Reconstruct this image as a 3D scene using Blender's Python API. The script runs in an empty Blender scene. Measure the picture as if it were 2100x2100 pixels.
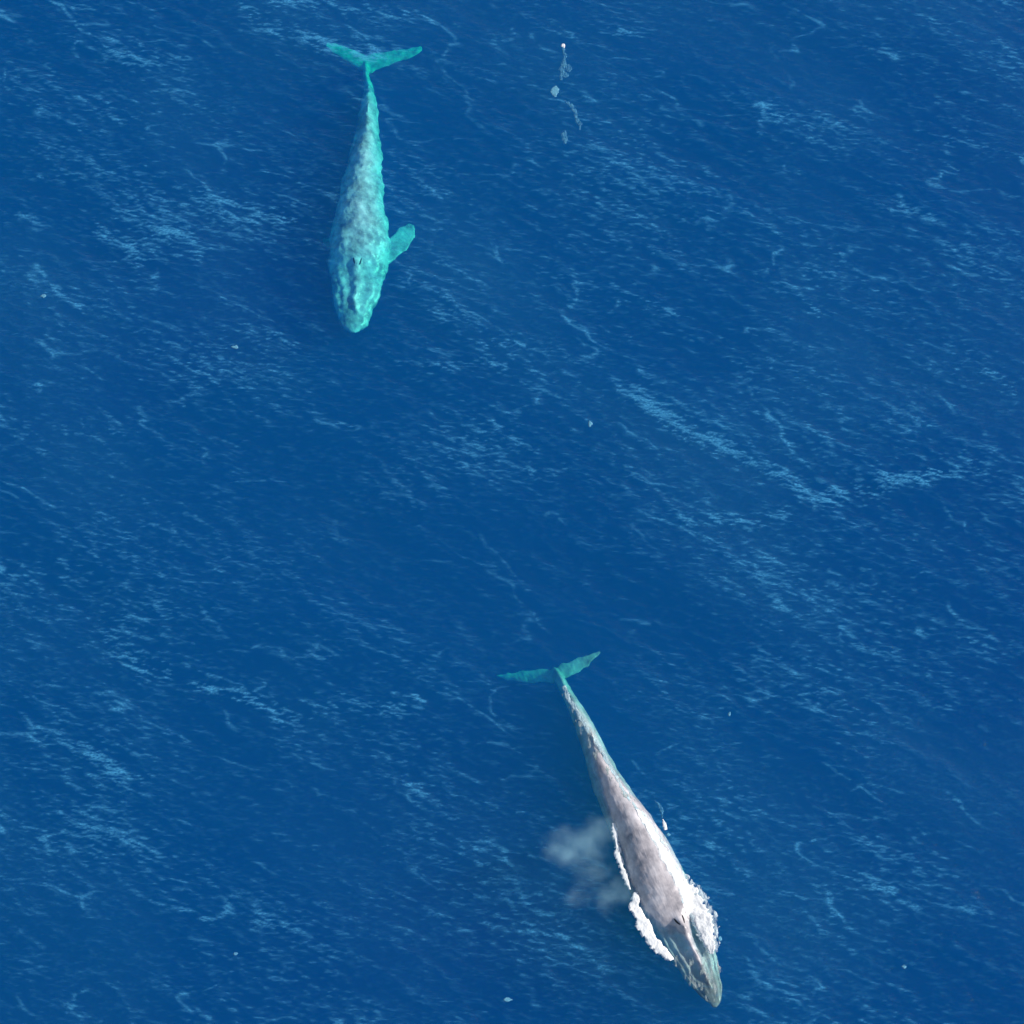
import bpy, bmesh, math, random
import numpy as np
from mathutils import Vector, Matrix, noise
from mathutils.bvhtree import BVHTree

R = math.radians
scene = bpy.context.scene
COL = scene.collection

# ------------------------------------------------------------------ camera
DEP = R(60.0)            # looking down 60 degrees from a helicopter
DIST = 177.0
FOV = R(20.0)
CAM = Vector((0.0, -DIST * math.cos(DEP), DIST * math.sin(DEP)))
cd = bpy.data.cameras.new('camera')
cam = bpy.data.objects.new('camera', cd)
COL.objects.link(cam)
cam.location = CAM
cam.rotation_euler = (R(90) - DEP, 0, 0)
cd.sensor_fit = 'HORIZONTAL'
cd.angle = FOV
cd.clip_start = 1.0
cd.clip_end = 20000
scene.camera = cam

# ------------------------------------------------------------------ sky and sun
SUN_EL, SUN_AZ = R(30), R(84)     # azimuth measured clockwise from +Y (away from the camera)
w = bpy.data.worlds.new('World')
scene.world = w
w.use_nodes = True
nt = w.node_tree
bg = nt.nodes['Background']
sky = nt.nodes.new('ShaderNodeTexSky')
sky.sky_type = 'NISHITA'
sky.sun_disc = False
sky.sun_elevation = SUN_EL
sky.sun_rotation = SUN_AZ
nt.links.new(sky.outputs[0], bg.inputs[0])
bg.inputs[1].default_value = 0.13
ld = bpy.data.lights.new('sun', 'SUN')
ld.energy = 5.0
ld.angle = R(0.5)
ld.color = (1.0, 0.96, 0.9)
sun = bpy.data.objects.new('sun', ld)
COL.objects.link(sun)
sd = Vector((math.sin(SUN_AZ) * math.cos(SUN_EL), math.cos(SUN_AZ) * math.cos(SUN_EL), math.sin(SUN_EL)))
sun.rotation_euler = (-sd).to_track_quat('-Z', 'Y').to_euler()
sun.location = sd * 300
scene.view_settings.view_transform = 'Standard'
scene.view_settings.look = 'None'
scene.view_settings.exposure = -0.20
scene.view_settings.gamma = 1.0
scene.cycles.volume_bounces = 3
scene.cycles.max_bounces = 8
scene.cycles.transparent_max_bounces = 12
scene.cycles.use_denoising = True


# ------------------------------------------------------------------ helpers
def at(u, v, z=0.0):
    """world point at height z below/above the sea seen at photo position (u, v) of 2100"""
    t = math.tan(FOV / 2)
    x = (u / 2100 - .5) * 2 * t
    y = (.5 - v / 2100) * 2 * t
    f = Vector((0, math.cos(DEP), -math.sin(DEP)))
    up = Vector((0, math.sin(DEP), math.cos(DEP)))
    d = f + Vector((x, 0, 0)) + up * y
    return CAM + d * ((z - CAM.z) / d.z)


def tag(o, label=None, cat=None, group=None, kind=None):
    if label: o['label'] = label
    if cat: o['category'] = cat
    if group: o['group'] = group
    if kind: o['kind'] = kind
    return o


def link_mesh(name, verts, faces, mat, parent=None, smooth=True):
    me = bpy.data.meshes.new(name)
    me.from_pydata([tuple(v) for v in verts], [], faces)
    me.update()
    if smooth:
        me.polygons.foreach_set('use_smooth', [True] * len(me.polygons))
    if mat: me.materials.append(mat)
    o = bpy.data.objects.new(name, me)
    COL.objects.link(o)
    if parent: o.parent = parent
    return o


def new_mat(name):
    m = bpy.data.materials.new(name)
    m.use_nodes = True
    m.node_tree.nodes.clear()
    return m, m.node_tree.nodes, m.node_tree.links


def interp(tab, x):
    return float(np.interp(x, [a[0] for a in tab], [a[1] for a in tab]))


def smooth01(x):
    x = np.clip(x, 0, 1)
    return x * x * (3 - 2 * x)


# ------------------------------------------------------------------ water
def water_material():
    m, N, L = new_mat('sea_water')
    out = N.new('ShaderNodeOutputMaterial')
    tc = N.new('ShaderNodeTexCoord')
    # small ripples finer than the modelled ones
    mp = N.new('ShaderNodeMapping'); mp.inputs['Scale'].default_value = (2.2, 5.0, 1)
    mp.inputs['Rotation'].default_value = (0, 0, R(8))
    L.new(tc.outputs['Object'], mp.inputs[0])
    n1 = N.new('ShaderNodeTexNoise'); n1.inputs['Scale'].default_value = 1.3
    n1.inputs['Detail'].default_value = 5; n1.inputs['Roughness'].default_value = .6
    L.new(mp.outputs[0], n1.inputs['Vector'])
    bp = N.new('ShaderNodeBump'); bp.inputs['Strength'].default_value = .55
    bp.inputs['Distance'].default_value = .12
    L.new(n1.outputs[0], bp.inputs['Height'])
    # reflectance of water, the same seen from above and below: the surface does not bend the light here
    ge = N.new('ShaderNodeNewGeometry')
    dt = N.new('ShaderNodeVectorMath'); dt.operation = 'DOT_PRODUCT'
    L.new(bp.outputs[0], dt.inputs[0]); L.new(ge.outputs['Incoming'], dt.inputs[1])

    def mth(op, a_, b_=None):
        q_ = N.new('ShaderNodeMath'); q_.operation = op
        for k_, v_ in enumerate((a_, b_)):
            if v_ is None: continue
            if isinstance(v_, (int, float)): q_.inputs[k_].default_value = v_
            else: L.new(v_, q_.inputs[k_])
        return q_.outputs[0]
    f5 = mth('POWER', mth('SUBTRACT', 1.0, mth('MINIMUM', mth('ABSOLUTE', dt.outputs['Value']), 1.0)), 5.0)
    refl = mth('ADD', mth('MULTIPLY', f5, .97), .025)
    tr = N.new('ShaderNodeBsdfTransparent')
    gl = N.new('ShaderNodeBsdfGlossy'); gl.inputs['Roughness'].default_value = .12
    L.new(bp.outputs[0], gl.inputs['Normal'])
    mx = N.new('ShaderNodeMixShader')
    L.new(refl, mx.inputs[0]); L.new(tr.outputs[0], mx.inputs[1]); L.new(gl.outputs[0], mx.inputs[2])
    # pale diffuse colour painted on ripple crests for sky reflections and dappled light
    at_ = N.new('ShaderNodeAttribute'); at_.attribute_name = 'sky_streak'
    n2 = N.new('ShaderNodeTexNoise'); n2.inputs['Scale'].default_value = 3.0; n2.inputs['Detail'].default_value = 4
    L.new(mp.outputs[0], n2.inputs['Vector'])
    mr = N.new('ShaderNodeMapRange'); mr.inputs['From Min'].default_value = .25; mr.inputs['From Max'].default_value = .6
    L.new(n2.outputs[0], mr.inputs['Value'])
    mu = N.new('ShaderNodeMath'); mu.operation = 'MULTIPLY'
    L.new(at_.outputs['Fac'], mu.inputs[0]); L.new(mr.outputs[0], mu.inputs[1])
    m2 = N.new('ShaderNodeMath'); m2.operation = 'MULTIPLY'; m2.inputs[1].default_value = STREAK_GAIN
    L.new(mu.outputs[0], m2.inputs[0])
    df = N.new('ShaderNodeBsdfDiffuse'); df.inputs['Color'].default_value = (.10, .50, .84, 1)
    mf = N.new('ShaderNodeMixShader')
    L.new(m2.outputs[0], mf.inputs[0]); L.new(mx.outputs[0], mf.inputs[1]); L.new(df.outputs[0], mf.inputs[2])
    L.new(mf.outputs[0], out.inputs['Surface'])
    sc = N.new('ShaderNodeVolumeScatter'); sc.inputs['Color'].default_value = (.0, .172, 1, 1)
    sc.inputs['Density'].default_value = .11
    sc.inputs['Anisotropy'].default_value = 0.0
    ab = N.new('ShaderNodeVolumeAbsorption'); ab.inputs['Color'].default_value = (0, .917, .923, 1)
    ab.inputs['Density'].default_value = .45
    ad = N.new('ShaderNodeAddShader')
    L.new(sc.outputs[0], ad.inputs[0]); L.new(ab.outputs[0], ad.inputs[1])
    L.new(ad.outputs[0], out.inputs['Volume'])
    return m


STREAK_GAIN = .55  # strength of the painted sky-reflection streaks


def wave_field(n, size, seed):
    """sum of wind waves by inverse FFT: height, sideways chop and crest sharpness on an n x n grid"""
    rng = np.random.default_rng(seed)
    k1 = np.fft.fftfreq(n, d=size / n) * 2 * np.pi
    kx, ky = np.meshgrid(k1, k1)
    k = np.hypot(kx, ky); k[0, 0] = 1e9
    lam = 2 * np.pi / k

    def comp(direction, spread, amp, lmin, lmax, p=2.0):
        c = (kx * math.cos(direction) + ky * math.sin(direction)) / k
        D = np.abs(c) ** spread
        A = k ** (-p) * D * np.exp(-(lmin / lam) ** 4 * 0 - (lam / lmax) ** 3) * (lam > lmin)
        A = np.sqrt(A * A)
        g = (rng.normal(size=(n, n)) + 1j * rng.normal(size=(n, n)))
        h = g * A
        # normalise to rms slope
        sl = np.sqrt(np.mean(np.abs(np.fft.ifft2(h * k)) ** 2))
        return h * (amp / sl)
    H = comp(R(76), 8, .13, .17, 1.0) + comp(R(100), 4, .07, .17, .8) + comp(R(56), 9, .09, .8, 3.2) \
        + comp(R(20), 5, .035, .6, 4) + comp(R(62), 10, .04, 4, 18)
    h = np.fft.ifft2(H)
    dx = np.fft.ifft2(-1j * kx / k * H)
    dy = np.fft.ifft2(-1j * ky / k * H)
    lap = np.fft.ifft2(-k * H)
    return h.real, dx.real, dy.real, lap.real


BANDS = [
    (2.0, .8, [(1290, 800), (1330, 835), (1400, 870), (1500, 930), (1560, 965), (1620, 985), (1690, 1022), (1780, 1008), (1850, 985), (1930, 965), (2000, 950)]),
    (2.0, .5, [(1625, 980), (1672, 1012), (1780, 1010)]), (1.9, .5, [(1480, 925), (1535, 945)]),
    (1.3, .7, [(1400, 1065), (1480, 1066), (1590, 1060), (1620, 1040)]),
    (1.7, .7, [(495, 20), (540, 50), (640, 82), (700, 105), (760, 118)]), (1.5, .7, [(560, 0), (720, 20), (860, 35), (930, 52)]),
    (1.3, .7, [(1090, 30), (1160, 65), (1210, 85), (1320, 60)]), (.9, .8, [(0, 345), (60, 365), (130, 372)]),
    (1.0, .7, [(170, 440), (230, 490), (290, 540)]), (1.1, .6, [(340, 475), (385, 488), (410, 515)]), (.7, .9, [(420, 400), (500, 430), (600, 450)]),
    (1.7, .7, [(235, 1310), (280, 1360), (340, 1378), (400, 1400), (480, 1418), (560, 1455), (600, 1470)]),
    (1.3, .7, [(620, 1455), (680, 1440), (730, 1455), (800, 1450), (860, 1440)]),
    (.9, .6, [(80, 1500), (160, 1525), (240, 1590), (300, 1595)]),
    (1.1, .45, [(640, 835), (650, 865), (690, 872), (745, 880)]), (1.0, .5, [(800, 740), (870, 752), (950, 748), (1030, 752)]),
    (.9, .5, [(1010, 860), (1050, 900), (1100, 925)]), (1.0, .5, [(1090, 965), (1110, 1000), (1150, 960)]),
    (1.1, .6, [(1990, 720), (2040, 770), (2085, 800)]), (.9, .5, [(2020, 890), (2060, 930), (2100, 945)]),
    (.9, .5, [(530, 1880), (600, 1910), (650, 1945), (690, 1965)]), (1.0, .35, [(360, 1860), (400, 1880), (430, 1895)]),
    (.9, .4, [(1500, 1625), (1570, 1650)]), (.9, .5, [(1600, 1610), (1660, 1625), (1700, 1670)]), (1.0, .3, [(565, 1715), (590, 1740), (640, 1742)]),
    (.9, .4, [(300, 1730), (330, 1760)]), (.8, .8, [(1300, 290), (1380, 310), (1450, 350)]), (.8, .8, [(1950, 290), (2040, 310), (2100, 320)]),
    (.8, .6, [(1260, 590), (1300, 620), (1380, 640)]), (.8, .6, [(900, 640), (940, 660), (980, 640)]), (.9, .4, [(550, 690), (590, 705), (620, 720)]),
    (.8, .6, [(1560, 560), (1620, 620), (1700, 640)]), (.8, .5, [(1880, 30), (1960, 60)]),
    (.7, .8, [(0, 1150), (80, 1170), (180, 1180)]), (.7, .7, [(1240, 670), (1350, 690), (1500, 680)]), (.7, .7, [(1000, 700), (1150, 720), (1300, 770)]),
    (.7, .7, [(60, 880), (160, 890), (260, 880)]), (.7, .5, [(1920, 1440), (1960, 1455)]), (.7, .5, [(1760, 1800), (1850, 1830)]),
    (.6, .9, [(1500, 200), (1640, 240), (1780, 250)]), (.7, .8, [(60, 60), (160, 90), (280, 130)]), (.7, .6, [(200, 200), (250, 240), (300, 255)]),
]


CALM = [(.8, 3.6, [(1130, 1400), (1200, 1640), (1300, 1850), (1400, 2050)]), (.75, 2.0, [(730, 300), (735, 500), (724, 670)]),
        (.5, 6.0, [(480, 1060), (900, 1130), (1250, 1200)]), (.5, 5.0, [(900, 150), (1000, 250)]), (.4, 6.0, [(650, 1650), (700, 1900)])]


def build_water():
    n, size = 1560, 114.0
    h, dx, dy, lap = wave_field(n, size, 7)
    cx, cy = 0.0, 4.0
    ax = (np.arange(n) + .5) / n * size - size / 2
    X, Y = np.meshgrid(ax, ax)
    e = np.minimum(size / 2 - np.abs(X), size / 2 - np.abs(Y))
    fade = smooth01(e / 6.0)
    # gusts: patches of rougher and calmer sea
    rng = np.random.default_rng(3)
    k1 = np.fft.fftfreq(n, d=size / n) * 2 * np.pi
    kx, ky = np.meshgrid(k1, k1); k = np.hypot(kx * 1.0, ky * 1.3)
    g = np.fft.ifft2((rng.normal(size=(n, n)) + 1j * rng.normal(size=(n, n))) * np.exp(-(k / .8) ** 2) * (k > 0)).real
    g = g / g.std()
    gust = np.clip(1 + .28 * g, .35, 1.8)
    amp = fade * gust
    chop = 0.9
    PX = X + cx - dx * chop * amp
    PY = Y + cy - dy * chop * amp
    PZ = h * amp
    # painted sky-reflection streaks on the sharpest crests, gathered in gusts and along wandering lines
    def nz2(direction, l_along, l_across, seed2):
        r2 = np.random.default_rng(seed2)
        u_ = kx * math.cos(direction) + ky * math.sin(direction)
        v_ = -kx * math.sin(direction) + ky * math.cos(direction)
        kk = np.hypot(u_ * l_across, v_ * l_along) / (2 * np.pi)
        f_ = np.fft.ifft2((r2.normal(size=(n, n)) + 1j * r2.normal(size=(n, n))) * np.exp(-(kk / .9) ** 2) * (kk > 0)).real
        return f_ / f_.std()
    sm = -lap
    sm = sm / sm.std()
    fine = .8 * nz2(R(84), .5, .13, 21) + .5 * nz2(R(64), 1.1, .26, 41)
    gust2 = nz2(R(65), 9, 5, 22)
    line_f = nz2(R(54), 15, 4.0, 23) + .10 * nz2(R(60), 1.6, .9, 24)
    line_m = smooth01((nz2(R(60), 4.5, 3.5, 25) - .35) / 1.1)
    lines = np.exp(-(line_f / .085) ** 2) * line_m
    line_g = nz2(R(64), 12, 3.4, 26) + .10 * nz2(R(100), 1.4, .9, 27)
    lines += .7 * np.exp(-(line_g / .07) ** 2) * smooth01((nz2(R(90), 5, 4, 28) - .7) / 1.0)
    line_h = nz2(R(84), 9, 3.0, 51) + .08 * nz2(R(60), 1.4, .8, 52)
    lines += .75 * np.exp(-(line_h / .075) ** 2) * smooth01((nz2(R(60), 4, 3, 53) - .5) / 1.0)
    q = sm * .75 + fine * .75 + gust2 * .62
    # bands where the painted sky-reflection streaks gather
    band = np.zeros_like(q)
    for gain, width, pts in BANDS:
        wp = [at(*p_) for p_ in pts]
        for a_, b_ in zip(wp[:-1], wp[1:]):
            lo_x, hi_x = min(a_.x, b_.x) - 5, max(a_.x, b_.x) + 5
            lo_y, hi_y = min(a_.y, b_.y) - 5, max(a_.y, b_.y) + 5
            ix = np.where((ax + cx > lo_x) & (ax + cx < hi_x))[0]; iy = np.where((ax + cy > lo_y) & (ax + cy < hi_y))[0]
            if len(ix) == 0 or len(iy) == 0: continue
            sl = np.ix_(iy, ix)
            gx, gy = X[sl] + cx, Y[sl] + cy
            dxs, dys = b_.x - a_.x, b_.y - a_.y
            t_ = np.clip(((gx - a_.x) * dxs + (gy - a_.y) * dys) / (dxs * dxs + dys * dys), 0, 1)
            d_ = np.hypot(gx - a_.x - t_ * dxs, gy - a_.y - t_ * dys)
            band[sl] = np.maximum(band[sl], gain * np.exp(-(d_ / width) ** 2))
    band *= np.clip(1 + .35 * nz2(R(60), 2.2, 1.4, 31), .2, 1.8)
    q = q + band * (1.15 + .35 * np.clip(sm, -1, 2))
    foam = .78 * np.clip((q - 1.62) / 2.5, 0, 1) + 1.0 * lines * np.clip(.55 + .35 * sm + .3 * fine, 0, 1)  # foam here holds bright sky streaks painted into the sea colour
    foam += .22 * np.clip(band - .5, 0, 1.5) * np.clip(.25 + .5 * fine + .35 * sm, 0, 1.2)
    foam += .035 * np.clip(.6 + nz2(R(40), 16, 10, 61), 0, 2.5)
    foam += .15 * np.clip((sm * .55 + fine * .85 + .3 * gust2 + .15) / 1.6, 0, 1.4)
    for gain, width, pts in CALM:
        wp = [at(*p_) for p_ in pts]
        dmin = np.full_like(q, 1e3)
        for a_, b_ in zip(wp[:-1], wp[1:]):
            dxs, dys = b_.x - a_.x, b_.y - a_.y
            t_ = np.clip(((X + cx - a_.x) * dxs + (Y + cy - a_.y) * dys) / (dxs * dxs + dys * dys), 0, 1)
            dmin = np.minimum(dmin, np.hypot(X + cx - a_.x - t_ * dxs, Y + cy - a_.y - t_ * dys))
        foam *= 1 - gain * np.exp(-(dmin / width) ** 2)
    foam = np.clip(foam, 0, 1) * fade
    verts = np.stack([PX, PY, PZ], -1).reshape(-1, 3)
    i = np.arange(n * n).reshape(n, n)
    qd = np.stack([i[:-1, :-1], i[:-1, 1:], i[1:, 1:], i[1:, :-1]], -1).reshape(-1, 4)
    # outer sea to the horizon, and the deep body below, closed
    x0, x1 = X[0, 0] + cx, X[0, -1] + cx
    y0, y1 = Y[0, 0] + cy, Y[-1, 0] + cy
    B = 6000.0; DP = -90.0
    extra = [(-B, -B, 0), (B, -B, 0), (B, B, 0), (-B, B, 0), (-B, -B, DP), (B, -B, DP), (B, B, DP), (-B, B, DP)]
    nb = n * n
    faces = [tuple(f) for f in qd.tolist()]
    bot = i[0, :].tolist(); top = i[-1, :].tolist(); lef = i[:, 0].tolist(); rig = i[:, -1].tolist()
    faces.append(tuple([nb + 0, nb + 1] + bot[::-1]))
    faces.append(tuple([nb + 1, nb + 2] + rig[::-1]))
    faces.append(tuple([nb + 2, nb + 3] + top))
    faces.append(tuple([nb + 3, nb + 0] + lef))
    faces += [(nb + 4, nb + 7, nb + 6, nb + 5), (nb + 0, nb + 4, nb + 5, nb + 1), (nb + 1, nb + 5, nb + 6, nb + 2),
              (nb + 2, nb + 6, nb + 7, nb + 3), (nb + 3, nb + 7, nb + 4, nb + 0)]
    allv = np.concatenate([verts, np.array(extra)])
    me = bpy.data.meshes.new('water')
    me.from_pydata(allv.tolist(), [], faces)
    smf = np.zeros(len(faces), dtype=bool); smf[:len(qd)] = True
    me.polygons.foreach_set('use_smooth', smf)
    a = me.attributes.new('sky_streak', 'FLOAT', 'POINT')  # mask of sky-reflection streaks put into the surface colour
    a.data.foreach_set('value', np.concatenate([foam.reshape(-1), np.zeros(8)]).astype(np.float32))
    me.materials.append(water_material())
    o = bpy.data.objects.new('water', me)
    COL.objects.link(o)
    tag(o, 'deep blue open sea with short wind ripples and pale crests', 'sea', kind='structure')
    return o, (PZ, x0, y0, size / n, n)


water, WF = build_water()


noise.seed_set(7)


def sea_z(x, y):
    PZ, x0, y0, st, n = WF
    i = int(round((x - x0) / st)); j = int(round((y - y0) / st))
    if 0 <= i < n and 0 <= j < n:
        return float(PZ[j, i])
    return 0.0


# ------------------------------------------------------------------ whales
def whale_skin(name, dark, light, mid, scale, contrast, head=None):
    m, N, L = new_mat(name)
    out = N.new('ShaderNodeOutputMaterial')
    tc = N.new('ShaderNodeTexCoord')
    b = N.new('ShaderNodeBsdfPrincipled')
    b.inputs['Roughness'].default_value = .34
    n1 = N.new('ShaderNodeTexNoise'); n1.inputs['Scale'].default_value = scale
    n1.inputs['Detail'].default_value = 6; n1.inputs['Roughness'].default_value = .62
    L.new(tc.outputs['Object'], n1.inputs['Vector'])
    cr = N.new('ShaderNodeValToRGB')
    cr.color_ramp.elements[0].position = .5 - contrast
    cr.color_ramp.elements[0].color = (*dark, 1)
    cr.color_ramp.elements[1].position = .5 + contrast
    cr.color_ramp.elements[1].color = (*light, 1)
    e = cr.color_ramp.elements.new(.5); e.color = (*mid, 1)
    L.new(n1.outputs[0], cr.inputs[0])
    # small pale speckles
    v = N.new('ShaderNodeTexNoise'); v.inputs['Scale'].default_value = scale * 5
    v.inputs['Detail'].default_value = 3
    if head:      # streaks run along the body
        m1 = N.new('ShaderNodeMapping'); m1.inputs['Rotation'].default_value = (0, 0, -math.atan2(head[1], head[0]))
        m2 = N.new('ShaderNodeMapping'); m2.inputs['Scale'].default_value = (.28, 1.3, 1.3)
        L.new(tc.outputs['Object'], m1.inputs[0]); L.new(m1.outputs[0], m2.inputs[0]); L.new(m2.outputs[0], v.inputs['Vector'])
    else:
        L.new(tc.outputs['Object'], v.inputs['Vector'])
    mr = N.new('ShaderNodeMapRange'); mr.inputs['From Min'].default_value = .55; mr.inputs['From Max'].default_value = .72
    L.new(v.outputs[0], mr.inputs['Value'])
    mm = N.new('ShaderNodeMath'); mm.operation = 'MULTIPLY'; mm.inputs[1].default_value = .5
    L.new(mr.outputs[0], mm.inputs[0])
    mx = N.new('ShaderNodeMix'); mx.data_type = 'RGBA'
    L.new(mm.outputs[0], mx.inputs['Factor'])
    L.new(cr.outputs[0], mx.inputs['A'])
    mx.inputs['B'].default_value = (*light, 1)
    res = mx.outputs['Result']
    if head:      # the flat upper jaw is darker and greener than the back
        dt = N.new('ShaderNodeVectorMath'); dt.operation = 'DOT_PRODUCT'
        L.new(tc.outputs['Object'], dt.inputs[0]); dt.inputs[1].default_value = head
        hr_ = N.new('ShaderNodeMapRange'); hr_.inputs['From Min'].default_value = 6.6; hr_.inputs['From Max'].default_value = 9.0
        L.new(dt.outputs['Value'], hr_.inputs['Value'])
        mh = N.new('ShaderNodeMix'); mh.data_type = 'RGBA'; mh.blend_type = 'MULTIPLY'
        L.new(hr_.outputs[0], mh.inputs['Factor']); L.new(res, mh.inputs['A']); mh.inputs['B'].default_value = (.56, .57, .55, 1)
        res = mh.outputs['Result']
    L.new(res, b.inputs['Base Color'])
    bp = N.new('ShaderNodeBump'); bp.inputs['Strength'].default_value = .35; bp.inputs['Distance'].default_value = .08
    L.new(v.outputs[0], bp.inputs['Height']); L.new(bp.outputs[0], b.inputs['Normal'])
    L.new(b.outputs[0], out.inputs['Surface'])
    return m


def catmull(pts, n):
    pts = [np.array(p, float) for p in pts]
    P = [2 * pts[0] - pts[1]] + pts + [2 * pts[-1] - pts[-2]]
    out = []
    m = len(pts) - 1
    for i in range(n):
        t = i / (n - 1) * m
        k = min(int(t), m - 1); f = t - k
        a, b, c, d = P[k], P[k + 1], P[k + 2], P[k + 3]
        out.append(.5 * ((2 * b) + (c - a) * f + (2 * a - 5 * b + 4 * c - d) * f * f + (3 * b - a - 3 * c + d) * f ** 3))
    return np.array(out)


def loft(bm, rings):
    vs = [[bm.verts.new(p) for p in r] for r in rings]
    n = len(rings[0])
    for a, b in zip(vs[:-1], vs[1:]):
        for j in range(n):
            bm.faces.new((a[j], a[(j + 1) % n], b[(j + 1) % n], b[j]))
    bm.faces.new(vs[0][::-1]); bm.faces.new(vs[-1])


def blade(bm, path, chords, thick, chord_dir, up):
    """a flipper or fluke half: path root->tip, chord (lead, trail) distances along chord_dir, lens section"""
    P = catmull(path, 26)
    rings = []
    for i, p in enumerate(P):
        s = i / 25
        le, te, th = interp([(a, b) for a, b, c in chords], s), interp([(a, c) for a, b, c in chords], s), interp(thick, s)
        ring = []
        for j in range(18):
            a = j / 18 * 2 * math.pi
            c = math.cos(a); q = math.sin(a)
            d = le * (1 + c) / 2 - te * (1 - c) / 2
            h = th * q * (1 if abs(c) < .9 else .8) * (.82 + .18 * c)
            ring.append(Vector(p) + chord_dir * d + up * h)
        for q_ in ring:
            nv = noise.noise_vector(q_ * 2.3 + Vector((3, 5, 7)))
            q_ += Vector((nv.x, nv.y, nv.z * .4)) * .13
        rings.append(ring)
    loft(bm, rings)


def make_whale(name, label, stations, flippers, flukes, fin, skin, group, blow=True, jig=0.0, seed=1, rough=.0, sidef=.95, detail=1.0):
    """stations nose->tail: (left px, right px, v px, z of the centre line, height ratio)"""
    ctr, hw, zz, hr = [], [], [], []
    new = []
    for k_, (ul, ur, v, top, h) in enumerate(stations):
        half = (at(ur, v, top) - at(ul, v, top)).length / 2 * sidef
        z = top - half * h * (.7 if k_ < 5 else .95)
        new.append((ul, ur, v, z, h))
        l, r = at(ul, v, z), at(ur, v, z)
        ctr.append((l + r) / 2)
    stations = new
    ctr = [Vector(c) for c in ctr]
    for i, (ul, ur, v, z, h) in enumerate(stations):
        a, b = ctr[max(i - 1, 0)], ctr[min(i + 1, len(ctr) - 1)]
        ax = Vector((b.x - a.x, b.y - a.y, 0)).normalized()
        side = Vector((-ax.y, ax.x, 0))
        l, r = at(ul, v, z), at(ur, v, z)
        hw.append(abs((r - l).dot(side)) / 2)
        hr.append(h)
    NR, NS = 190, 84
    # parametrise the stations by arc length
    arc = [0]
    for i in range(1, len(ctr)): arc.append(arc[-1] + (ctr[i] - ctr[i - 1]).length)
    T = np.array(arc) / arc[-1]
    C = catmull([(c.x, c.y, c.z, hw[i], hr[i], T[i]) for i, c in enumerate(ctr)], NR)
    base = Vector((C[NR // 2][0], C[NR // 2][1], C[NR // 2][2]))
    bm = bmesh.new()
    rings = []
    frames = []
    for i in range(NR):
        p = Vector(C[i][:3]); w_ = max(C[i][3], .03); h_ = C[i][4]; s = C[i][5]
        a = Vector(C[max(i - 1, 0)][:3]); b = Vector(C[min(i + 1, NR - 1)][:3])
        ax = (b - a).normalized()          # towards the tail
        side = ax.cross(Vector((0, 0, 1))).normalized()
        up = side.cross(ax).normalized()
        frames.append((s, p, ax, side, up, w_, h_))
        keel = .55 * smooth01((s - .3) / .12) + .45 * smooth01((s - .5) / .25)
        headf = 1 - smooth01((s - .16) / .12)
        ring = []
        for j in range(NS):
            th = j / NS * 2 * math.pi
            c, q = math.cos(th), math.sin(th)
            x = w_ * math.copysign(abs(c) ** (1 - .12 * headf), c)
            if q >= 0:
                prof = q ** (1.0 + .65 * keel + .9 * smooth01((s - .5) / .15))            # rounded ahead, ridged behind
                z = w_ * h_ * prof * (1 - .35 * headf)
            else:
                z = w_ * h_ * 1.05 * q
            t = c
            if q > 0:
                # raised median ridge of the rostrum up to the blowhole splash guard
                ridge = detail * math.exp(-(t / .13) ** 2) * .26 * smooth01((s - .03) / .05) * (1 - smooth01((s - .2) / .04))
                mound = detail * math.exp(-(t / .26) ** 2) * .30 * math.exp(-((s - .205) / .03) ** 2)
                groove = detail * -.13 * math.exp(-((abs(t) - .74) / .07) ** 2) * smooth01((s - .012) / .03) * (1 - smooth01((s - .2) / .06))
                dish = detail * -.14 * math.exp(-((abs(t) - .36) / .17) ** 2) * smooth01((s - .05) / .05) * (1 - smooth01((s - .19) / .05))
                z += ridge + mound + groove + dish
            pt = p + side * x + up * z
            if rough:
                nz = noise.noise_vector(pt * .9 + Vector((seed, 0, 0)))
                pt += Vector((nz.x, nz.y, nz.z * .3)) * rough * min(1, w_)
                nz = noise.noise_vector(pt * 3.1 + Vector((0, seed, 0)))
                pt += Vector((nz.x, nz.y, nz.z * .5)) * rough * .6 * min(1, w_)
            ring.append(pt - base)
        rings.append(ring)
    loft(bm, rings)
    for path, chords, thick, cdir, up in flippers + flukes:
        blade(bm, [Vector(p) - base for p in path], chords, thick, cdir, up)
    if fin:
        sF, hF, lF = fin
        k = min(range(NR), key=lambda i: abs(C[i][5] - sF))
        s, p, ax, side, up, w_, h_ = frames[k]
        top = p + up * w_ * h_ * .9 - base
        blade(bm, [top - up * .15, top + up * hF * .5 + ax * hF * .45, top + up * hF + ax * hF * 1.3],
              [(0, lF * .75, lF * .35), (.5, lF * .42, lF * .2), (1, .05, .05)], [(0, .12), (1, .03)], -ax, side)
    bmesh.ops.recalc_face_normals(bm, faces=bm.faces)
    me = bpy.data.meshes.new(name)
    bm.to_mesh(me); bm.free()
    tmp = bpy.data.objects.new('tmp', me)
    COL.objects.link(tmp)
    md = tmp.modifiers.new('r', 'REMESH'); md.mode = 'VOXEL'; md.voxel_size = .05; md.use_smooth_shade = True
    ms = tmp.modifiers.new('s', 'SMOOTH'); ms.factor = .5; ms.iterations = 2
    dg = bpy.context.evaluated_depsgraph_get()
    body = bpy.data.meshes.new_from_object(tmp.evaluated_get(dg))
    bpy.data.objects.remove(tmp)
    body.name = 'body'
    body.materials.clear(); body.materials.append(skin)
    root = bpy.data.objects.new(name, None)
    root.location = base; root.empty_display_size = 2
    COL.objects.link(root)
    tag(root, label, 'whale', group)
    ob = bpy.data.objects.new('body', body)
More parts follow.
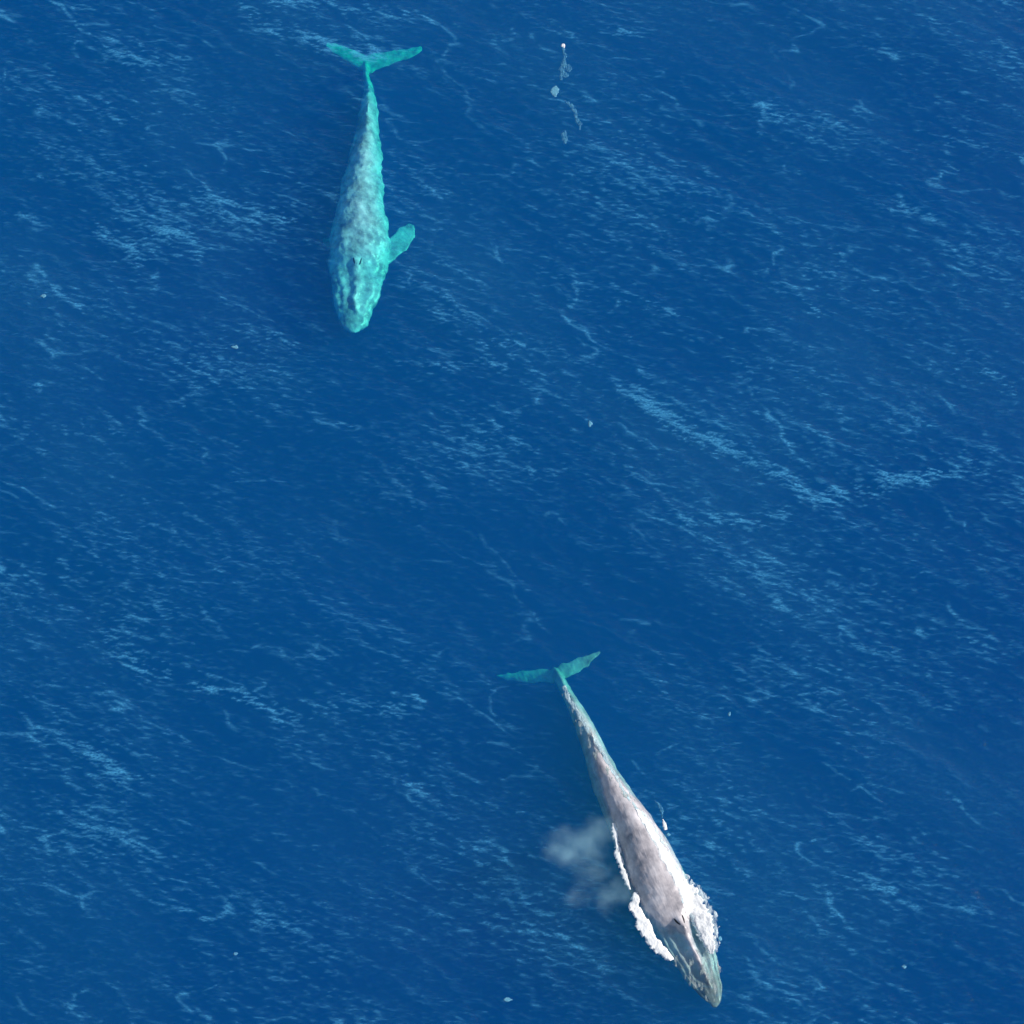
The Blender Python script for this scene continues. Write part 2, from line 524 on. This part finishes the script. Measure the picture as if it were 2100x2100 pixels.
    COL.objects.link(ob); ob.parent = root
    bvh = BVHTree.FromPolygons([v.co + base for v in body.vertices], [tuple(p.vertices) for p in body.polygons])
    return root, ob, bvh, frames, base


# near whale: back awash, rostrum and tail just under the surface
st_near = [
    (1461, 1470, 2066, -.42, .55),
    (1449, 1480, 2050, -.28, .55),
    (1425, 1484, 2026, -.22, .56),
    (1397, 1480, 1993, -.15, .58),
    (1377, 1473, 1962, -.02, .62),
    (1352, 1458, 1925, .14, .66),
    (1324, 1440, 1880, .46, .72),
    (1300, 1424, 1840, .68, .76),
    (1280, 1406, 1800, .78, .8),
    (1264, 1384, 1755, .76, .84),
    (1248, 1354, 1705, .66, .88),
    (1230, 1316, 1655, .46, .96),
    (1210, 1280, 1600, .22, 1.02),
    (1196, 1248, 1545, -.02, 1.05),
    (1178, 1219, 1490, -.25, 1.1),
    (1159, 1188, 1440, -.7, 1.15),
    (1142, 1166, 1405, -1.3, 1.2),
    (1133, 1150, 1380, -1.8, 1.0),
    (1130, 1142, 1370, -2.1, .6),
]
st_far = [
    (719, 729, 682, -1.75, .6),
    (702, 747, 668, -1.6, .6),
    (692, 762, 650, -1.5, .62),
    (687, 768, 628, -1.35, .66),
    (684, 780, 595, -1.35, .6),
    (677, 790, 562, -1.25, .62),
    (676, 796, 530, -1.15, .66),
    (678, 798, 495, -1.05, .7),
    (683, 795, 455, -.95, .76),
    (694, 787, 415, -.9, .82),
    (704, 785, 372, -.95, .9),
    (714, 784, 330, -1.0, 1.05),
    (724, 780, 290, -1.15, 1.1),
    (734, 776, 245, -1.3, 1.1),
    (740, 773, 212, -1.6, 1.15),
    (745, 767, 185, -2.5, 1.2),
    (745, 759, 160, -3.0, 1.2),
    (744, 757, 140, -3.4, .9),
    (745, 757, 128, -3.6, .5),
]
UP = Vector((0, 0, 1))


def fluke_half(root_px, tip_px, z, zt, lead, heading):
    a, b = at(*root_px, z), at(*tip_px, zt)
    m = a.lerp(b, .5) + heading * .10
    tipb = b - heading * .12
    return ([a, m, tipb], lead, [(0, .2), (.3, .14), (.8, .09), (1, .06)], heading, UP)


# heading = direction towards the head
n_head = (at(1465, 2066) - at(1137, 1380)).normalized()
f_head = (at(724, 682) - at(750, 140)).normalized()
fl = [(0, 1.35, .4), (.2, .95, .6), (.5, .62, .6), (.8, .5, .42), (1, .22, .2)]
fl_n = [(0, .8, .2), (.2, .6, .42), (.5, .46, .42), (.8, .3, .26), (1, .06, .08)]
near_flukes = [fluke_half((1136, 1379), (1232, 1340), -2.2, -1.5, fl_n, n_head),
               fluke_half((1136, 1379), (1020, 1390), -2.2, -3.4, fl_n, n_head)]
far_flukes = [fluke_half((751, 124), (866, 103), -3.8, -3.5, fl, f_head),
              fluke_half((751, 124), (667, 92), -3.8, -3.9, fl, f_head)]


def flipper(root_px, tip_px, zr, zt, wid, back):
    a, b = at(*root_px, zr), at(*tip_px, zt)
    d = (b - a).normalized()
    lead = Vector((d.y, -d.x, 0)).normalized()
    return ([a - d * .5, a.lerp(b, .5) + lead * .12, b], [(0, wid * .5, wid * .4), (.35, wid * .62, wid * .55), (.75, wid * .56, wid * .48), (1, .2, .22)],
            [(0, .18), (.6, .1), (1, .04)], lead, UP)


skin_far = whale_skin('blue_whale_skin', (.26, .28, .35), (.86, .86, .96), (.54, .56, .65), 1.3, .17)
skin_near = whale_skin('wet_whale_skin', (.29, .275, .30), (.76, .715, .73), (.53, .49, .505), .9, .18, tuple(n_head))

whale_far, _, bvh_far, fr_far, base_far = make_whale(
    'whale', 'whole blue whale swimming fully submerged, glowing turquoise, one flipper spread to the right', st_far,
    [flipper((793, 520), (845, 460), -2.2, -2.3, 1.25, 1), flipper((700, 520), (662, 492), -3.6, -5.2, .8, 1)],
    far_flukes, (.74, .35, 1.0), skin_far, 'blue whales', rough=.20, seed=4, detail=.45)
whale_near, body_near, bvh_near, fr_near, base_near = make_whale(
    'whale', 'grey whale breaking the surface with white foam along both flanks and its tail under water', st_near,
    [flipper((1330, 1840), (1312, 1760), -1.4, -3.2, .8, 1), flipper((1400, 1840), (1372, 1760), -1.5, -3.4, .8, 1)],
    near_flukes, (.73, .38, 1.0), skin_near, 'blue whales', rough=.10, seed=9, sidef=1.0)


def top_z(bvh, x, y):
    h = bvh.ray_cast(Vector((x, y, 20)), Vector((0, 0, -1)))
    return h[0].z if h[0] else -99


# blowholes: two dark slits on the splash guard of the near whale
def blowholes(fr_near, bvh_near, base_near, whale_near):
    m, N, L = new_mat('nostril_skin')
    out = N.new('ShaderNodeOutputMaterial'); b = N.new('ShaderNodeBsdfPrincipled')
    b.inputs['Base Color'].default_value = (.012, .014, .02, 1); b.inputs['Roughness'].default_value = .3
    L.new(b.outputs[0], out.inputs['Surface'])
    s, p, ax, side, up, w_, h_ = min(fr_near, key=lambda f: abs(f[0] - .218))
    for sg in (-1, 1):
        c = p + side * (.13 * sg)
        c.z = top_z(bvh_near, c.x, c.y) - .02
        vs, fs = [], []
        for i in range(9):
            q = i / 8
            hw = .075 * math.sin(math.pi * (q * .96 + .02)) ** .6
            o = c - ax * (q - .5) * .55 + side * sg * (.13 * (1 - q))
            zt = top_z(bvh_near, o.x, o.y)
            for dx_, dz in ((-hw, -.04), (-hw * .5, .018), (hw * .5, .018), (hw, -.04)):
                vs.append((o.x + side.x * dx_, o.y + side.y * dx_, zt + dz))
        for i in range(8):
            for j in range(3):
                a = i * 4 + j
                fs.append((a, a + 1, a + 5, a + 4))
        o = link_mesh('blowhole', [Vector(v) - base_near for v in vs], fs, m, whale_near)


blowholes(fr_near, bvh_near, base_near, whale_near)
blowholes(fr_far, bvh_far, base_far, whale_far)


# ------------------------------------------------------------------ foam
def foam_material(nm, colr):
    m, N, L = new_mat(nm)
    out = N.new('ShaderNodeOutputMaterial'); b = N.new('ShaderNodeBsdfPrincipled')
    b.inputs['Base Color'].default_value = (*colr, 1); b.inputs['Roughness'].default_value = .9
    b.inputs['Specular IOR Level'].default_value = .2
    tc = N.new('ShaderNodeTexCoord')
    n = N.new('ShaderNodeTexNoise'); n.inputs['Scale'].default_value = 7; n.inputs['Detail'].default_value = 5
    L.new(tc.outputs['Object'], n.inputs['Vector'])
    bp = N.new('ShaderNodeBump'); bp.inputs['Strength'].default_value = .5; bp.inputs['Distance'].default_value = .1
    L.new(n.outputs[0], bp.inputs['Height']); L.new(bp.outputs[0], b.inputs['Normal'])
    L.new(b.outputs[0], out.inputs['Surface'])
    return m


FOAM = foam_material('white_foam', (.93, .94, .93))
FILM = foam_material('thin_foam_film', (.10, .32, .50))


def wash_material(nm='wash_over_skin', colr=(.40, .48, .48), lo=.54, hi=.68, sc_=1.7):
    # broken sheet of white water running off the skin: foam where the sheet is churned, clear between
    m = foam_material(nm, colr)
    N, L = m.node_tree.nodes, m.node_tree.links
    out = [q_ for q_ in N if q_.type == 'OUTPUT_MATERIAL'][0]
    b = [q_ for q_ in N if q_.type == 'BSDF_PRINCIPLED'][0]
    tc = [q_ for q_ in N if q_.type == 'TEX_COORD'][0]
    mp = N.new('ShaderNodeMapping'); mp.inputs['Rotation'].default_value = (0, 0, R(27)); mp.inputs['Scale'].default_value = (2.2, .8, 1)
    L.new(tc.outputs['Object'], mp.inputs[0])
    n = N.new('ShaderNodeTexNoise'); n.inputs['Scale'].default_value = sc_; n.inputs['Detail'].default_value = 4
    n.inputs['Roughness'].default_value = .6
    L.new(mp.outputs[0], n.inputs['Vector'])
    mr = N.new('ShaderNodeMapRange'); mr.inputs['From Min'].default_value = lo; mr.inputs['From Max'].default_value = hi
    mr.inputs['To Max'].default_value = .97 if lo < .35 else .8
    L.new(n.outputs[0], mr.inputs['Value'])
    tr = N.new('ShaderNodeBsdfTransparent'); mx = N.new('ShaderNodeMixShader')
    L.new(mr.outputs[0], mx.inputs[0]); L.new(tr.outputs[0], mx.inputs[1]); L.new(b.outputs[0], mx.inputs[2])
    L.new(mx.outputs[0], out.inputs['Surface'])
    return m


WASH = wash_material()
FRINGE = wash_material('lacy_fringe_foam', (.7, .82, .86), .40, .62, 2.6)
LACE = wash_material('churned_white_foam', (.95, .95, .94), .22, .38, 2.0)
STRAND = wash_material('running_water_line', (.52, .70, .76), .36, .56, 2.6)
THIN = wash_material('broken_patch_foam', (.09, .33, .53), .40, .62, 4.5)
PALE = foam_material('pale_foam', (.13, .38, .54))


def foam_mesh(name, strips, seed, bvh=None, hgt=.16, drops=0, rag=.5, res=.055, mat=None):
    """strips: list of [(inner px, outer px)...] edge pairs; builds lumpy ragged foam lying on the sea or the skin"""
    rnd = random.Random(seed)
    vs, fs = [], []
    for strip in strips:
        A = catmull([tuple(at(*a)) for a, b in strip], 60)
        B = catmull([tuple(at(*b)) for a, b in strip], 60)
        length = float(np.sum(np.linalg.norm(np.diff((A + B) / 2, axis=0), axis=1)))
        wid = float(np.max(np.linalg.norm(A - B, axis=1)))
        n = max(8, int(length / res)); m = max(5, int(wid / res))
        sidx = np.linspace(0, 59, n)
        idx = {}
        for i in range(n):
            k = sidx[i]; k0 = int(k); k1 = min(k0 + 1, 59); f = k - k0
            a = A[k0] * (1 - f) + A[k1] * f; b = B[k0] * (1 - f) + B[k1] * f
            endf = min(1, min(i, n - 1 - i) / (n * .06 + 1))
            for j in range(m):
                t = j / (m - 1)
                p = a * (1 - t) + b * t
                v3 = Vector((p[0], p[1], seed * 3.1))
                ed = 1 - abs(2 * t - 1)
                nz = noise.fractal(v3 * 2.1, .8, 2.2, 4) * .6 + noise.noise(v3 * 5) * .35
                spk = noise.noise(Vector((i * res * 4.2, seed * 7.7, t * .8))) + .5 * noise.noise(Vector((i * res * 9.5, seed * 3.3, t)))
                keep = ed * 2.2 + nz * rag * 1.6 + max(0, t - .5) * spk * rag * 3.2 + endf * .4 - .55
                if keep < 0: continue
                jit = noise.noise_vector(v3 * 3.0) * .07
                x, y = p[0] + jit.x, p[1] + jit.y
                zb = sea_z(x, y)
                if bvh:
                    zb = max(zb, top_z(bvh, x, y))
                lump = (noise.fractal(v3 * 2.2 + Vector((9, 9, 0)), .8, 2.1, 3) * .5 + .6) * hgt
                z = zb - (.04 if hgt > .03 else .004) + smooth01(keep * (1.1 if t < .5 else 1.8)) * (lump * (.35 + .65 * min(1, t * 1.6)) + min(.05, hgt))
                idx[(i, j)] = len(vs)
                vs.append((x, y, z))
        for (i, j) in list(idx):
            q = [(i, j), (i + 1, j), (i + 1, j + 1), (i, j + 1)]
            if all(k in idx for k in q):
                fs.append(tuple(idx[k] for k in q))
    o = link_mesh(name, vs, fs, mat or FOAM)
    sf = o.modifiers.new('thickness', 'SOLIDIFY'); sf.thickness = min(.05, hgt); sf.offset = -1
    return o


# right flank: thin start, broad churned bow wave at the head
right = [((1300, 1665), (1314, 1668)), ((1316, 1700), (1340, 1700)), ((1340, 1745), (1365, 1740)), ((1362, 1790), (1392, 1785)),
         ((1384, 1830), (1424, 1815)), ((1396, 1860), (1450, 1850)), ((1412, 1885), (1464, 1882)), ((1426, 1915), (1468, 1915)),
         ((1440, 1940), (1468, 1938)), ((1452, 1958), (1464, 1956))]
left = [((1262, 1688), (1253, 1690)), ((1272, 1720), (1256, 1720)), ((1278, 1760), (1262, 1760)), ((1288, 1800), (1276, 1798)),
        ((1294, 1825), (1288, 1825))]
left2 = [((1310, 1828), (1296, 1832)), ((1316, 1860), (1290, 1866)), ((1334, 1895), (1302, 1900)), ((1352, 1925), (1322, 1932)),
         ((1368, 1948), (1344, 1955)), ((1380, 1968), (1372, 1972))]
rear = [((1150, 1425), (1168, 1422)), ((1168, 1455), (1188, 1450)), ((1184, 1490), (1210, 1482)), ((1200, 1530), (1234, 1520)),
        ((1226, 1570), (1256, 1560)), ((1256, 1615), (1280, 1605)), ((1288, 1655), (1304, 1648))]
strand = [((u_ - 9, v_ + 3), (u_ + 1, v_ - 1)) for u_, v_ in ((1160, 1405), (1170, 1432), (1186, 1455), (1199, 1478), (1215, 1505), (1234, 1535), (1254, 1570), (1273, 1605), (1292, 1640), (1312, 1668))]
snout = [((1372, 1965), (1462, 1935)), ((1388, 1992), (1476, 1970)), ((1408, 2022), (1480, 2005)), ((1432, 2044), (1478, 2035)), ((1456, 2058), (1470, 2054))]
f = foam_mesh('foam', [right], 2, bvh_near, .08, rag=.75, res=.05, mat=LACE)
tag(f, 'broad churned white foam along the right flank of the surfacing whale', 'foam', 'foam around the surfacing whale', 'stuff')
fringe = [(a_, (b_[0] + 9, b_[1] - 2)) for a_, b_ in right]
f = foam_mesh('foam', [fringe], 31, bvh_near, .02, rag=.35, mat=FRINGE, res=.06)
tag(f, 'lacy broken fringe of foam outside the churned right flank foam', 'foam', 'foam around the surfacing whale', 'stuff')
f = foam_mesh('foam', [left, left2], 5, bvh_near, .06, rag=.85, mat=LACE)
tag(f, 'narrow white foam line and bow wave along the left flank of the surfacing whale', 'foam', 'foam around the surfacing whale', 'stuff')

f = foam_mesh('foam', [rear], 8, bvh_near, .012, rag=.8, mat=WASH, res=.06)
tag(f, 'thin pale strands of wash along the tail stock of the surfacing whale', 'foam', 'foam around the surfacing whale', 'stuff')
f = foam_mesh('foam', [strand], 10, bvh_near, .015, rag=.6, mat=STRAND, res=.045)
tag(f, 'bright broken water line along the right edge of the surfacing whale tail stock', 'foam', 'foam around the surfacing whale', 'stuff')
f = foam_mesh('foam', [snout], 9, bvh_near, .01, rag=.5, mat=WASH, res=.06)
tag(f, 'streaky greenish wash sliding over the snout of the surfacing whale', 'foam', 'foam around the surfacing whale', 'stuff')

# loose foam patches and flecks on the open sea
def line_patch(pts, wpx):
    return [((u, v), (u + wpx * cu, v + wpx * cv)) for u, v, cu, cv in pts]


def patch(strips, label, seed, mat, hgt=.015, rag=1.0):
    o = foam_mesh('foam_patch', strips, seed, None, hgt, rag=rag, mat=mat, res=.04)
    c = Vector((0, 0, 0))
    for v in o.data.vertices: c += v.co
    c /= max(1, len(o.data.vertices))
    for v in o.data.vertices: v.co -= c
    o.location = c
    return tag(o, label, 'foam patch', 'loose foam patches on the open sea')


def dot(u, v, ru, rv):
    return [((u - ru * .4, v - rv), (u + ru * .4, v - rv)), ((u - ru, v - rv * .3), (u + ru, v - rv * .3)),
            ((u - ru, v + rv * .3), (u + ru, v + rv * .3)), ((u - ru * .4, v + rv), (u + ru * .4, v + rv))]


patch([dot(1139, 187, 9, 11)], 'round pale turquoise foam patch right of the submerged whale tail', 11, PALE)
patch([dot(1156, 94, 6, 5)], 'small bright foam patch topmost of the broken trail right of the submerged whale tail', 12, FOAM)
patch([dot(1155, 132, 8, 6), dot(1150, 141, 6, 5), dot(1166, 140, 8, 8), dot(1158, 153, 9, 6)],
      'cluster of broken foam spots just above the round turquoise patch', 13, THIN)
patch([[((1154, 206), (1160, 204)), ((1164, 216), (1174, 212)), ((1172, 226), (1182, 222)), ((1176, 240), (1185, 238)),
        ((1184, 254), (1193, 252)), ((1186, 266), (1192, 266))]],
      'long bent foam streak running down from below the round turquoise patch', 14, THIN)
patch([[((1150, 96), (1158, 95)), ((1154, 116), (1162, 115)), ((1150, 140), (1160, 138)), ((1146, 165), (1155, 164))]],
      'thin broken foam thread between the small bright patch and the round turquoise patch', 27, THIN)
patch([dot(1158, 282, 7, 14)], 'short upright foam smear under the long bent foam streak', 15, THIN)
patch([[((1341, 1641), (1345, 1640)), ((1350, 1654), (1357, 1652)), ((1354, 1668), (1361, 1666)), ((1355, 1678), (1361, 1678))],
       ], 'faint curved foam wisp right of the surfacing whale above the bright streak', 16, THIN)
patch([[((1356, 1679), (1361, 1679)), ((1359, 1690), (1367, 1689)), ((1360, 1702), (1368, 1702))]],
      'short bright white foam streak just right of the surfacing whale flank', 17, FOAM)
patch([dot(1370, 1711, 5, 4)], 'small foam fleck just below the short bright white streak', 18, PALE)
patch([dot(1209, 871, 4.5, 5.5)], 'lone pale foam fleck on open sea near the middle of the photo', 19, PALE)
patch([dot(88, 608, 6, 4)], 'lone foam fleck at the far left, level with the head of the submerged whale', 20, PALE)
patch([dot(484, 711, 9, 4)], 'flat foam fleck left of and below the head of the submerged whale', 21, PALE)
patch([dot(1041, 2050, 8, 4)], 'foam fleck at the bottom edge left of the surfacing whale head', 22, PALE)
patch([dot(1853, 1981, 5, 4)], 'foam fleck in the bottom right corner right of the surfacing whale head', 23, PALE)
patch([dot(1496, 1464, 5, 4)], 'foam fleck on open sea right of the surfacing whale tail stock', 24, PALE)
patch([dot(482, 1956, 6, 4)], 'faint foam fleck in the bottom left quarter of the sea', 25, FILM)
patch([dot(1478, 1926, 5, 5)], 'tiny foam fleck beside the churned foam at the surfacing whale head', 26, PALE)

# ------------------------------------------------------------------ blow (spray mist)
def blow():
    pts = [((1185, 1735), 1.6, 2.3, 1.5, .34), ((1235, 1700), 1.8, 1.5, 1.2, .22), ((1150, 1748), 2.0, 1.3, .9, .25), ((1180, 1835), 1.2, 1.0, .8, .20),
           ((1240, 1845), 1.0, 1.2, 1.0, .26), ((1275, 1830), 1.2, 1.2, .9, .24), ((1215, 1790), 1.6, 1.6, 1.2, .18), ((1320, 1880), .9, 1.1, .8, .14)]
    m, N, L = new_mat('blow_mist')
    out = N.new('ShaderNodeOutputMaterial')
    tc = N.new('ShaderNodeTexCoord')
    wn = N.new('ShaderNodeTexNoise'); wn.inputs['Scale'].default_value = .6; wn.inputs['Detail'].default_value = 3
    L.new(tc.outputs['Object'], wn.inputs['Vector'])
    vs = N.new('ShaderNodeVectorMath'); vs.operation = 'SUBTRACT'; vs.inputs[1].default_value = (.5, .5, .5)
    L.new(wn.outputs['Color'], vs.inputs[0])
    vm = N.new('ShaderNodeVectorMath'); vm.operation = 'SCALE'; vm.inputs['Scale'].default_value = 1.8
    L.new(vs.outputs[0], vm.inputs[0])
    va = N.new('ShaderNodeVectorMath'); va.operation = 'ADD'
    L.new(tc.outputs['Object'], va.inputs[0]); L.new(vm.outputs[0], va.inputs[1])
    acc = None
    o0 = at(1230, 1790, 1.2)
    for px, z, rx, ry, dn in pts:
        c = at(*px, z) - o0
        mp = N.new('ShaderNodeMapping'); mp.vector_type = 'POINT'
        mp.inputs['Scale'].default_value = (1 / rx, 1 / ry, 1 / (.75 * min(rx, ry) + .2))
        mp.inputs['Location'].default_value = (-c.x / rx, -c.y / ry, -c.z / (.75 * min(rx, ry) + .2))
        L.new(va.outputs[0], mp.inputs[0])
        ln = N.new('ShaderNodeVectorMath'); ln.operation = 'LENGTH'
        L.new(mp.outputs[0], ln.inputs[0])
        mr = N.new('ShaderNodeMapRange'); mr.interpolation_type = 'SMOOTHSTEP'
        mr.inputs['From Min'].default_value = 1; mr.inputs['From Max'].default_value = 0
        mr.inputs['To Min'].default_value = 0; mr.inputs['To Max'].default_value = dn * 2.0
        L.new(ln.outputs['Value'], mr.inputs['Value'])
        if acc is None: acc = mr.outputs[0]
        else:
            ad = N.new('ShaderNodeMath'); ad.operation = 'ADD'
            L.new(acc, ad.inputs[0]); L.new(mr.outputs[0], ad.inputs[1]); acc = ad.outputs[0]
    n = N.new('ShaderNodeTexNoise'); n.inputs['Scale'].default_value = 1.6; n.inputs['Detail'].default_value = 4
    L.new(tc.outputs['Object'], n.inputs['Vector'])
    mr = N.new('ShaderNodeMapRange'); mr.inputs['From Min'].default_value = .2; mr.inputs['From Max'].default_value = .78
    L.new(n.outputs[0], mr.inputs['Value'])
    mu = N.new('ShaderNodeMath'); mu.operation = 'MULTIPLY'
    L.new(acc, mu.inputs[0]); L.new(mr.outputs[0], mu.inputs[1])
    pv = N.new('ShaderNodeVolumePrincipled'); pv.inputs['Color'].default_value = (.58, .92, 1.0, 1)
    L.new(mu.outputs[0], pv.inputs['Density'])
    L.new(pv.outputs[0], out.inputs['Volume'])
    m.cycles.volume_step_rate = .4 if hasattr(m.cycles, 'volume_step_rate') else 1
    # a rounded hull around the mist
    bm = bmesh.new()
    bmesh.ops.create_icosphere(bm, subdivisions=3, radius=1)
    for v in bm.verts:
        v.co.x *= 5.2; v.co.y *= 5.2; v.co.z = v.co.z * 1.9 + 1.3
        if v.co.z + o0.z < .45: v.co.z = .45 - o0.z
    me = bpy.data.meshes.new('blow_mist'); bm.to_mesh(me); bm.free()
    me.materials.append(m)
    o = bpy.data.objects.new('blow_mist', me); COL.objects.link(o); o.location = o0
    tag(o, 'thin pale mist of the blow drifting left of the surfacing whale', 'mist', kind='stuff')


blow()
print('scene built', len(bpy.data.objects))
